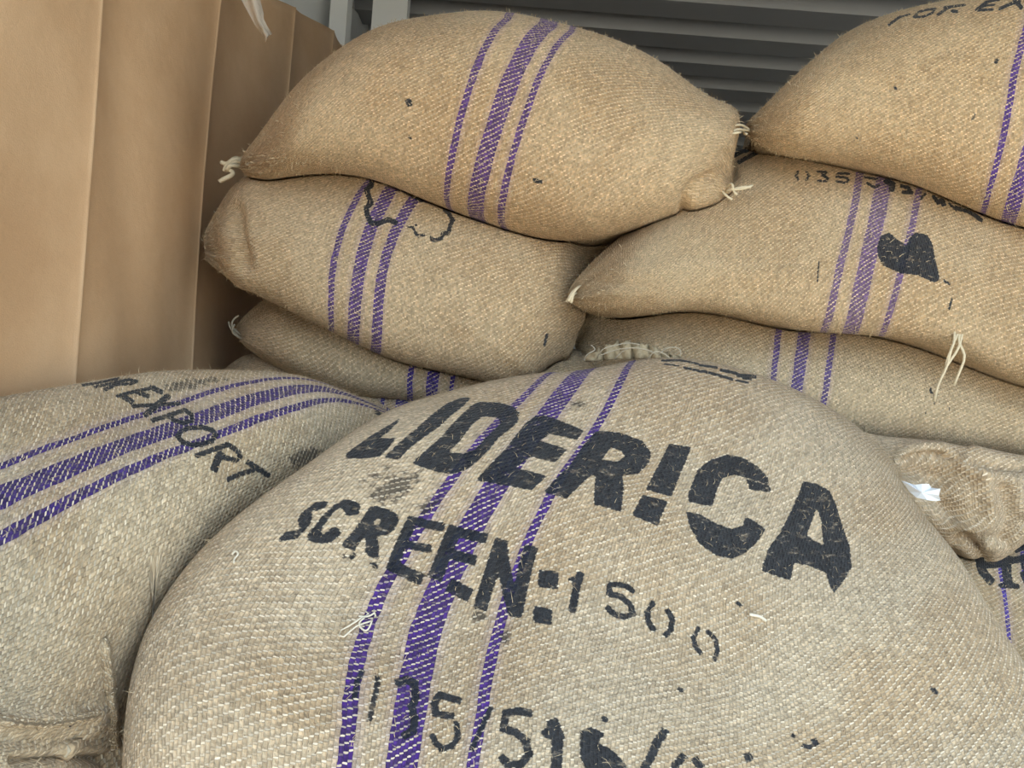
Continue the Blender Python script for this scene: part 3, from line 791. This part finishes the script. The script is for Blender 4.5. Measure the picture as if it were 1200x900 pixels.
# patch_sack takes rows x columns; here rows run along the stripes (v) and columns across (u)
cK.creases([([(-20, 850), (40, 843), (100, 838), (128, 830)], 7, 0.006), ([(-20, 862), (40, 868), (110, 866)], 9, -0.006), ([(20, 890), (70, 886), (125, 890)], 6, -0.012),
            ([(75, 885), (95, 862), (120, 845)], 6, 0.006)])
cK.straighten([(0, 580), (60, 556), (130, 530), (200, 503), (260, 481), (340, 458), (400, 460)])
bK = stripe_bands(cK, [(0, 546), (60, 523), (130, 497), (180, 482), (215, 470), (260, 455)], None, [(0, 630), (60, 597), (130, 562), (200, 530), (240, 515), (290, 495), (340, 479)], 0.0036, 0.0088, 0.0036)
CK = lambda pts: crop(60, 420, 4.2857, pts)
CKa = lambda pts: crop(90, 430, 7.5, pts)
CKb = lambda pts: crop(170, 470, 7.5, pts)
cK.strokes([(CKa(p_), w_/7.5*1.1) for p_, w_ in (
    ([(50, 160), (200, 137), (370, 100)], 20), ([(150, 178), (300, 145), (450, 112), (530, 125), (480, 148), (360, 155)], 22), ([(350, 150), (310, 170), (245, 202)], 30),
    ([(355, 255), (500, 217), (690, 180)], 28), ([(410, 262), (485, 305)], 44), ([(535, 222), (625, 258)], 36), ([(655, 180), (745, 222)], 38),
    ([(490, 345), (650, 335), (905, 320)], 30), ([(800, 258), (700, 340), (605, 420)], 48))]
  + [(CKb(p_), w_/7.5*1.1) for p_, w_ in (
    ([(65, 170), (200, 130), (345, 78)], 36), ([(350, 78), (408, 120), (415, 172), (340, 193), (250, 168), (228, 148)], 36),
    ([(287, 310), (312, 270), (380, 237), (500, 230), (588, 256), (622, 300), (588, 348), (510, 378), (420, 388), (330, 364), (287, 310)], 38),
    ([(455, 480), (560, 440), (728, 382)], 40), ([(730, 385), (808, 435), (840, 490), (800, 518), (720, 503), (645, 452)], 38), ([(652, 485), (608, 595)], 62),
    ([(905, 538), (1078, 652)], 42), ([(730, 688), (840, 640), (962, 602)], 38))]
  + [([(441, 483), (458, 492)], 5), ([(81, 847), (83, 849)], 6)])
cK.smudges([(215, 452, 45, 9, -0.15, 0.75), (240, 446, 40, 6, -0.05, 0.7), (358, 536, 26, 12, -0.4, 1.0), (100, 462, 14, 4, 0.2, 0.5)])
M_K = make_jute('jute_export_sack', srgb(200, 180, 150), bK, srgb(44, 18, 106), seed=9.0)
sK = finish_sack(cK, 'jute_sack', 'jute sack stencilled OR EXPORT lying against the kraft paper in the front row', M_K, None, 5500, 19)
M_SEAM = plain('seam_jute', srgb(176, 160, 132), 0.9, 0.15, 260, 0.35, 0.0015)
def seam(root, cloth, line, rad, name, label, mat, off=0.002, n=60):
    """rolled, sewn edge lying on the cloth"""
    pp = smooth_path(np.array(line, float), n)
    vm_ = cloth.vis & (np.sum(cloth.normals() * (CAM - cloth.pts), -1) > 0)
    PXv = cloth.px[vm_]; Zv = cloth.z[vm_]
    zz = np.array([Zv[np.argmin(((PXv - p)**2).sum(1))] for p in pp])
    zz = np.convolve(np.pad(zz, 4, mode='edge'), np.ones(9)/9, 'valid')
    b = np.array(root['base'][:]); r_ = np.random.default_rng(len(line))
    rr = rad*(0.85 + 0.3*r_.random(n)); rr[0] *= 0.3; rr[1] *= 0.7
    P3 = P(pp[:, 0], pp[:, 1], zz - off) + r_.normal(size=(n, 3))*rad*0.10
    sides = 12; me0 = tube_mesh(name, P3 - b, rr, sides)
    uvg = np.stack(np.broadcast_arrays(np.linspace(0, 1, sides)[None, :]*6.28*rad, np.r_[0, np.cumsum(np.linalg.norm(np.diff(P3, axis=0), axis=1))][:, None]), -1).reshape(-1, 2)
    ul = me0.uv_layers.new(name='UVMap'); li = np.zeros(len(me0.loops), np.int32); me0.loops.foreach_get('vertex_index', li)
    ul.data.foreach_set('uv', uvg[li].astype(np.float32).ravel())
    for nm, vl in (('ink', -0.02), ('smudge', 0.0)):
        at = me0.attributes.new(nm, 'FLOAT', 'POINT'); at.data.foreach_set('value', np.full(len(me0.vertices), vl, np.float32))
    o = new_obj(name, me0, root, mat); o['label'] = label
    return o
M_KS = make_jute('jute_seam', srgb(200, 180, 150), (), seed=14.0, pitch=(0.0022, 0.0022))
seam(sK, cK, [(122, 748), (126, 790), (130, 830), (133, 865), (139, 900), (145, 950)], 0.0052, 'rolled_seam', 'rolled sewn edge of the sack', M_KS)
seam(sK, cK, [(-25, 838), (10, 845), (50, 848), (90, 842), (115, 836)], 0.0034, 'rolled_seam', 'sewn hem along the near end', M_KS, 0.0)
# ------------------------------------------------------------------ main front sack (LIDERICA)
I = [  # rows far -> near; columns left -> right
  [(575, 500, .97), (565, 476, .98), (665, 450, 1.03), (755, 440, 1.06), (860, 452, 1.07), (960, 485, 1.05), (1045, 545, 1.02), (1060, 570, 1.04)],
  [(525, 515, .91), (500, 475, .89), (650, 437, .955), (752, 423, .985), (860, 434, .995), (962, 468, .975), (1045, 535, .945), (1058, 565, .99)],
  [(475, 545, .87), (427, 504, .83), (590, 480, .84), (712, 492, .85), (835, 522, .85), (960, 560, .84), (1075, 590, .87), (1080, 620, .93)],
  [(420, 590, .83), (364, 546, .785), (525, 560, .75), (650, 578, .75), (785, 625, .74), (925, 680, .735), (1120, 650, .80), (1110, 680, .87)],
  [(330, 670, .78), (272, 617, .725), (445, 690, .655), (592, 712, .65), (760, 760, .645), (945, 800, .65), (1175, 735, .74), (1160, 770, .82)],
  [(220, 830, .70), (168, 745, .645), (412, 810, .58), (565, 838, .57), (745, 868, .57), (965, 915, .59), (1240, 845, .68), (1230, 880, .78)],
  [(190, 1000, .64), (145, 900, .58), (400, 940, .53), (550, 960, .52), (750, 985, .52), (985, 1030, .54), (1300, 960, .63), (1290, 1010, .74)],
  [(190, 1180, .62), (140, 1080, .56), (395, 1120, .51), (545, 1150, .50), (750, 1180, .50), (1000, 1210, .52), (1350, 1090, .60), (1340, 1150, .72)],
]
cI = patch_sack(I, 340, 330, 0.20, seed=31, amp=0.0035)
cI.creases([([(560, 742), (720, 690), (800, 740), (900, 800)], 16, -0.0015), ([(470, 512), (560, 460), (640, 436)], 12, 0.002)])
cI.straighten([(690, 432), (665, 455), (640, 483), (612, 525), (570, 595), (540, 645), (512, 700), (497, 750), (485, 800), (477, 850), (473, 895)])
bI = stripe_bands(cI, [(615, 465), (575, 505), (520, 580), (490, 625), (455, 680), (433, 730), (420, 790), (411, 850)], None,
                  [(722, 460), (700, 492), (655, 562), (622, 625), (597, 690), (583, 745), (570, 795), (556, 870)], 0.0045, 0.0130, 0.0044)
C1 = lambda pts: crop(400, 420, 3.75, pts)
C2 = lambda pts: crop(700, 480, 3.75, pts)
C3 = lambda pts: crop(320, 560, 3.75, pts)
C4 = lambda pts: crop(620, 640, 3.75, pts)
C5 = lambda pts: crop(400, 740, 5.0, pts)
C6 = lambda pts: crop(640, 780, 3.75, pts)
C9 = lambda pts: crop(740, 410, 6.0, pts)
C7 = lambda pts: crop(320, 580, 7.5, pts)
cI.polys([
  C7([(40, 415), (60, 370), (110, 325), (185, 310), (175, 355), (215, 320), (240, 285), (215, 250), (220, 205), (255, 155), (305, 115), (370, 65), (475, 50), (480, 95), (390, 140), (335, 145), (345, 205), (315, 275), (260, 330), (205, 385), (130, 400)]),
  C7([(290, 380), (345, 300), (440, 180), (540, 85), (630, 40), (700, 45), (770, 85), (750, 170), (680, 180), (620, 175), (630, 125), (590, 115), (540, 140), (480, 220), (430, 290), (415, 340), (450, 345), (520, 285), (570, 290), (605, 325), (570, 370), (510, 415), (430, 430), (330, 410)]),
  C7([(600, 440), (680, 350), (790, 200), (850, 110), (900, 95), (1020, 130), (1090, 170), (1105, 225), (1070, 300), (1000, 350), (910, 360), (930, 470), (925, 570), (810, 520), (815, 380), (800, 360), (750, 430), (715, 490), (620, 460)]),
  C7([(850, 590), (925, 600), (920, 650), (860, 630)]),
  C1([(18, 440), (25, 415), (130, 340), (215, 290), (255, 265), (250, 280), (205, 325), (165, 350), (240, 350), (195, 405), (165, 432), (90, 440)]),
  C1([(185, 435), (330, 310), (470, 195), (530, 172), (570, 172), (540, 205), (430, 300), (345, 360), (300, 395), (250, 445)]),
  C1([(312, 460), (440, 345), (575, 205), (610, 190), (700, 195), (760, 215), (782, 240), (775, 280), (740, 310), (690, 350), (650, 400), (600, 450), (550, 490), (500, 507), (430, 500), (360, 480)]),
  C1([(592, 535), (720, 400), (810, 285), (850, 255), (890, 250), (1065, 318), (1035, 358), (915, 332), (872, 362), (992, 400), (940, 457), (835, 432), (765, 480), (905, 518), (835, 580)]),
  [(699, 505), (720, 506), (733, 509), (753, 517), (763, 531), (760, 543), (748, 555), (729, 557), (731, 571), (728, 600), (696, 591), (698, 558), (694, 556), (664, 584), (637, 577), (668, 545), (685, 520)],
  C2([(213, 352), (255, 270), (315, 150), (412, 165), (370, 270), (325, 382)]), C2([(152, 465), (200, 376), (310, 403), (265, 512)]),
  C2([(400, 405), (400, 370), (440, 265), (500, 218), (570, 198), (640, 212), (705, 250), (750, 300), (752, 330), (650, 298), (600, 285), (550, 300), (530, 340), (505, 425)]),
  C2([(655, 305), (760, 338), (762, 362), (670, 352)]),
  C2([(390, 450), (440, 455), (520, 500), (590, 525), (640, 510), (650, 470), (690, 490), (740, 525), (700, 585), (650, 630), (590, 655), (520, 640), (450, 590), (405, 510)]),
  C2([(722, 705), (745, 620), (800, 545), (850, 450), (880, 380), (905, 315), (960, 325), (1020, 355), (1050, 420), (1080, 520), (1110, 600), (1118, 690), (1085, 750), (1040, 805), (1020, 770), (1005, 715), (930, 685), (865, 672), (850, 750)]),
  C4([(45, 105), (130, 112), (126, 190), (38, 178)]), C4([(22, 262), (102, 278), (98, 348), (16, 334)]),
  C6([(150, 290), (195, 270), (260, 300), (225, 340), (290, 370), (355, 440), (380, 520), (200, 520), (150, 400)]),
])
cI.holes([C7([(870, 265), (910, 205), (960, 210), (930, 265)]), C1([(470, 412), (520, 365), (575, 290), (620, 255), (690, 260), (700, 285), (640, 345), (590, 400), (530, 418)]),
          [(705, 539), (716, 524), (729, 529), (732, 535), (724, 541)],
          C2([(920, 550), (965, 430), (985, 490), (995, 595), (950, 575)])])
cI.strokes([
  (C7([(610, 532), (640, 550)]), 4), (C7([(690, 545), (715, 530)]), 5),
  (C3([(610, 190), (565, 290), (525, 390)]), 13), (C3([(620, 190), (740, 214)]), 10), (C3([(590, 290), (685, 310)]), 9.5), (C3([(530, 388), (640, 440)]), 14),
  (C3([(795, 235), (755, 330), (718, 425)]), 17), (C3([(800, 235), (925, 264)]), 12), (C3([(770, 330), (878, 360)]), 12), (C3([(790, 478), (850, 508)]), 16),
  (C3([(1000, 290), (955, 430), (915, 560)]), 16), (C3([(1005, 300), (1060, 580)]), 15), (C3([(1130, 320), (1095, 460), (1068, 590)]), 16),
  (C4([(225, 125), (205, 200), (190, 280)]), 9), (C4([(180, 150), (215, 135)]), 5),
  (C4([(455, 195), (420, 172), (355, 168), (350, 212), (400, 218), (445, 258), (458, 298), (420, 312), (370, 298), (345, 270)]), 6.5),
  (C4([(545, 250), (520, 290), (525, 335), (548, 368)]), 6.5), (C4([(608, 285), (632, 320), (622, 368), (600, 390)]), 6.5),
  (C4([(745, 360), (722, 400), (730, 440), (755, 470)]), 5.2), (C4([(785, 375), (820, 410), (828, 460), (815, 500)]), 5),
  (C5([(125, 230), (95, 290), (75, 390)]), 6), (C5([(215, 265), (205, 350), (165, 520)]), 6), (C5([(330, 300), (380, 285), (428, 300), (436, 390), (412, 440), (430, 520), (420, 580), (370, 610)]), 9),
  (C5([(690, 405), (640, 390), (575, 370), (545, 420), (550, 480), (600, 490), (650, 495)]), 8), (C5([(675, 540), (682, 620), (650, 670), (590, 690), (550, 650), (535, 610)]), 6.8),
  (C5([(875, 450), (820, 570), (765, 690)]), 6), (C5([(1105, 480), (1030, 465), (965, 480), (950, 570), (1020, 590), (1080, 640), (1100, 720), (1050, 780), (980, 780), (940, 740)]), 9),
  (C6([(30, 250), (52, 310), (46, 420), (42, 540)]), 13), (C6([(2, 300), (40, 260)]), 12), (C6([(520, 290), (490, 335), (462, 400), (435, 450), (405, 510)]), 10),
  (C6([(600, 400), (568, 440), (560, 500)]), 9), (C6([(655, 415), (680, 445)]), 9), (C6([(885, 395), (892, 410)]), 9), (C6([(1178, 330), (1185, 345)]), 7), (C6([(1130, 352), (1160, 358)]), 5),
  (C6([(1083, 308), (1092, 314)]), 4), (C6([(250, 233), (264, 238)]), 6), (C6([(585, 102), (596, 108)]), 5), ([(1092, 806), (1097, 812)], 5), ([(864, 706), (868, 710)], 4),
  (C9([(215, 76), (350, 75), (470, 100)]), 2.4), (C9([(480, 108), (600, 125)]), 2.8), (C9([(630, 142), (740, 166)]), 3.6), (C9([(740, 180), (870, 190)]), 4), (C9([(780, 196), (840, 206)]), 3),
  (C9([(230, 100), (330, 112)]), 1.8), (C9([(370, 125), (500, 155)]), 2.8), (C9([(500, 150), (710, 208)]), 3.2), (C9([(740, 215), (820, 230)]), 2.4),
])
cI.smudges([(462, 572, 38, 16, -0.5, 0.95), (500, 592, 18, 10, -0.6, 0.9), (440, 560, 40, 12, -0.5, 0.55), (620, 448, 14, 8, -0.5, 0.5), (677, 475, 16, 8, -0.3, 0.7), (496, 722, 9, 8, 0, 0.0),
            (560, 722, 12, 8, 0, 0.9), (592, 746, 10, 10, 0, 0.9), (745, 800, 12, 8, 0, 0.3)])
M_I = make_jute('jute_liderica_sack', srgb(202, 180, 150), bI, srgb(56, 12, 116), seed=10.0)
sI = finish_sack(cI, 'jute_sack', 'jute sack stencilled LIDERICA SCREEN 1500 with broad purple stripes in the front row', M_I, None, 6000, 20)

# gathered corner of the main sack at the right
cH = loop_sack([(1000, 505, 1030, 560), (1050, 512, 1062, 600), (1100, 517, 1128, 652), (1150, 525, 1168, 656), (1205, 535, 1210, 625), (1260, 548, 1262, 612), (1300, 570, 1300, 590)],
               150, 120, z=1.03, af=0.055, ab=0.10, seed=41, amp=0.003, pleat=0.004, tip=0.2)
cH.creases([([(1068, 553), (1090, 550), (1108, 556)], 15, -0.026), ([(1088, 575), (1108, 590), (1118, 602)], 13, -0.020), ([(1046, 545), (1056, 531), (1084, 525), (1104, 526)], 5.5, 0.010),
            ([(1060, 540), (1090, 534), (1112, 536)], 3.5, -0.012), ([(1130, 545), (1146, 560), (1154, 582), (1156, 608), (1122, 620)], 9, 0.014), ([(1124, 634), (1140, 640), (1152, 652)], 8, -0.022),
            ([(1135, 541), (1170, 547), (1210, 552)], 3.5, -0.012), ([(1150, 556), (1178, 562), (1210, 560)], 6, 0.006), ([(1176, 575), (1184, 600), (1180, 636)], 7, -0.010), ([(1192, 570), (1198, 600)], 6, 0.006),
            ([(1140, 527), (1170, 533), (1205, 540)], 6, 0.005), ([(1150, 632), (1175, 628), (1200, 612)], 4, -0.005), ([(1152, 642), (1175, 640), (1200, 622)], 4, 0.004)])
bI_ = np.array(sI['base'][:])
M_H = make_jute('jute_corner', srgb(202, 180, 150), (), seed=11.0)
Z_, Y_, X_ = (0, 0, -1), (0, 1, 0), (-1, 0, 0)
PAIRS = [(cB, cA, Z_), (cF, cA, Z_), (cF, cE, Z_), (cA, cE, X_), (cC, cB, Z_), (cG, cF, Z_), (cB, cF, X_), (cG, cB, (1, 0, -0.3)), (cC, cG, X_), (cD, cC, Z_), (cD, cG, X_), (cK, cI, Z_)]
PAIRS += [(c_, f_, Y_) for c_ in (cG, cC, cB, cD) for f_ in (cI, cK)]
PAIRS += [(cG, cH, Y_), (cJ, cH, Z_), (cJ, cG, Z_), (cJ, cI, (0.5, 0.5, -0.6)), (cJ, cD, (1, 0, 0))]
for rnd in range(3):
    for L_, U_, d_ in PAIRS:
        press(L_, U_, d_, 0.003 if rnd < 2 else 0.0015)
        if rnd: press(U_, L_, tuple(-v for v in d_), 0.0008)
def part_ways(L, U, d, step=0.003, most=9):
    """whatever still cuts through the neighbour yields a little more"""
    dn = np.array(Vector(d).normalized()); mm = L.pts.shape[1] - 1; tree = bvh_of(U)
    for _ in range(most):
        ov = bvh_of(L).overlap(tree)
        if not ov: break
        f = np.unique([p[0] for p in ov]); i, j = f // mm, f % mm
        w = np.zeros(L.pts.shape[:2])
        for a in (0, 1):
            for b in (0, 1): w[i + a, j + b] = 1
        for ax in (0, 1):                          # soften the edge of the moved patch
            w = np.maximum(w, 0.6*np.maximum(np.roll(w, 1, ax), np.roll(w, -1, ax)))
        L.pts = L.pts + dn * (w*step)[..., None]
    L.reproject()
for L_, U_, d_ in PAIRS: part_ways(L_, U_, d_)
build_all([(bvh_of(cH), sI)])
oH = new_obj('gathered_corner', grid_mesh('gathered_corner', cH.pts - bI_, cH.uv, {'ink': cH.ink, 'smudge': cH.smudge}), sI, M_H)
oH['label'] = 'bunched and folded corner of the sack'
# frayed hem standing up along the far edge
def frayed_hem():
    r = np.random.default_rng(4); V = []; F = []
    xs = np.linspace(684, 800, 60)
    base = np.interp(xs, [684, 720, 760, 800], [424, 421, 420, 423])
    topy = np.interp(xs, [684, 700, 712, 735, 760, 776, 800], [418, 411, 404, 400, 404, 412, 421])
    for i, x in enumerate(xs):
        zb = 1.0 + 0.006*math.sin(i*0.7)
        for j in range(4):
            t = j/3; jit = r.normal()*1.3*t
            V.append(P(x + r.normal()*1.2*t, base[i]*(1-t) + (topy[i] + jit)*t, zb + 0.008*t + 0.006*math.sin(i*1.1 + j)))
    for i in range(59):
        for j in range(3): F.append((i*4+j, i*4+j+1, (i+1)*4+j+1, (i+1)*4+j))
    o = new_obj('frayed_hem', mesh_from('frayed_hem', np.array(V) - bI_, F), sI, M_SEAM)
    md = o.modifiers.new('thickness', 'SOLIDIFY'); md.thickness = 0.002
    o['label'] = 'ragged grey hem of the sack mouth'
frayed_hem()
tie(sI, 'hem_fringe', [[(684, 423, .99), (690, 414, .985), (697, 410, .985), (692, 404, .99)], [(700, 420, .99), (707, 409, .98), (720, 405, .98), (735, 402, .985), (750, 404, .985)],
                       [(720, 421, .985), (735, 409, .98), (755, 410, .98), (772, 416, .98)], [(700, 418, .98), (722, 410, .975), (748, 408, .975), (765, 412, .98)],
                       [(772, 416, .985), (780, 409, .98), (790, 407, .98), (797, 410, .98), (797, 418, .98)], [(760, 420, .98), (768, 412, .975), (775, 413, .975), (785, 420, .98)]], 0.0008, M_TWINE_GREY)
def on_cloth(cloth, pts, off):
    vm_ = cloth.vis & (np.sum(cloth.normals() * (CAM - cloth.pts), -1) > 0)
    PXv = cloth.px[vm_]; Zv = cloth.z[vm_]
    return [(x, y, Zv[np.argmin(((PXv - (x, y))**2).sum(1))] - off) for x, y in pts]
tie(sI, 'loose_thread', [on_cloth(cI, [(438, 715), (440, 724), (428, 730), (412, 738), (399, 747), (397, 742), (410, 733), (425, 723), (433, 718), (428, 716)], 0.003),
                         on_cloth(cI, [(436, 727), (428, 739), (421, 731), (427, 724)], 0.004), on_cloth(cI, [(420, 722), (432, 722), (439, 718)], 0.004)], 0.0008, M_THREAD, 'knot of pale loose thread')
tie(sI, 'loose_thread', [on_cloth(cI, [(274, 660), (276, 653), (279, 649), (276, 646), (272, 650)], 0.003)], 0.0009, M_THREAD, 'short curl of pale thread')
tie(sI, 'loose_thread', [on_cloth(cI, [(878, 720), (884, 721), (891, 723), (898, 728)], 0.002)], 0.0016, M_THREAD, 'tuft of white fluff')
# scrap of white paper tucked in the fold
def scrap():
    out = [(1056, 563), (1064, 566), (1072, 568), (1080, 567), (1088, 567), (1091, 572), (1102, 573), (1100, 580), (1102, 586), (1095, 587), (1086, 586), (1074, 583), (1066, 576)]
    zs = [0.938 + 0.006*math.sin(i*1.7) for i in range(len(out))]
    X = P([p[0] for p in out], [p[1] for p in out], zs); c = P(1080, 577, 0.932)
    V = np.vstack([X, c]); b = V.mean(0); n = len(out)
    o = new_obj('paper_scrap', mesh_from('paper_scrap', V - b, [(i, (i+1) % n, n) for i in range(n)], False), None, M_PAPER); o.location = b
    md = o.modifiers.new('thickness', 'SOLIDIFY'); md.thickness = 0.0006
    o['label'] = 'torn scrap of white paper tucked behind the LIDERICA sack'; o['category'] = 'paper'
scrap()

# ------------------------------------------------------------------ lower layers that carry the load (hidden by the sacks above)
def pillow(name, lx, ly, t):
    n, mm = 28, 40
    a = np.linspace(-1, 1, n); V = []
    ph = np.linspace(-math.pi, math.pi, mm)
    for x in a:
        pr = (1 - abs(x)**3.2)**0.5 if abs(x) < 1 else 0.0
        pr = max(pr, 0.02)
        V.append([(x*lx/2, ly/2*np.sign(math.cos(p))*abs(math.cos(p))**0.6*(0.75 + 0.25*pr), t/2*np.sign(math.sin(p))*abs(math.sin(p))**0.8*pr) for p in ph])
    pts = np.array(V); vv = np.r_[0, np.cumsum(np.linalg.norm(np.diff(pts[n//2], axis=0), axis=1))]
    uv = np.stack(np.broadcast_arrays((a*lx/2)[:, None], vv[None, :]), -1)
    return grid_mesh(name, pts, uv, {'ink': np.full((n, mm), -0.02), 'smudge': np.zeros((n, mm))})
M_LOW = make_jute('jute_buried_sack', srgb(202, 177, 142), [(0, 0.011), (-0.04, 0.0045), (0.04, 0.0045)], seed=12.0)
pil = pillow('sack_cloth', 0.68, 0.92, 0.235); pil.materials.append(M_LOW)
def buried(x, y, z, rz, t):
    o = thing('jute_sack', 'striped jute sack buried in the lower layers under the visible sacks', 'sack', 'buried lower sacks', (x, y, z))
    o.rotation_euler = (0, 0, rz)
    c = bpy.data.objects.new('sack_cloth', pil); col.objects.link(c); c.parent = o; c.location = (0, 0, t/2); c.scale = (1, 1, t/0.235)

lows = {k: min(c.pts.reshape(-1, 3)[:, 2].min() for c in cs) for k, cs in (('front', (cK, cI)), ('back', (cD, cG, cJ)))}
print('LOWS', lows, [round(float(c.pts.reshape(-1, 3)[:, 2].min()), 3) for c in (cA, cB, cC, cD, cE, cF, cG, cJ, cK, cI)])
for key, yy in (('front', 0.62), ('back', 1.56)):
    top = lows[key] - 0.004; n = max(1, round(top / 0.225)); t = top / n
    for xx in (-0.10, 0.592):
        for i in range(n): buried(xx, yy, i*t, math.pi if (i % 2) else 0.0, t - 0.002)
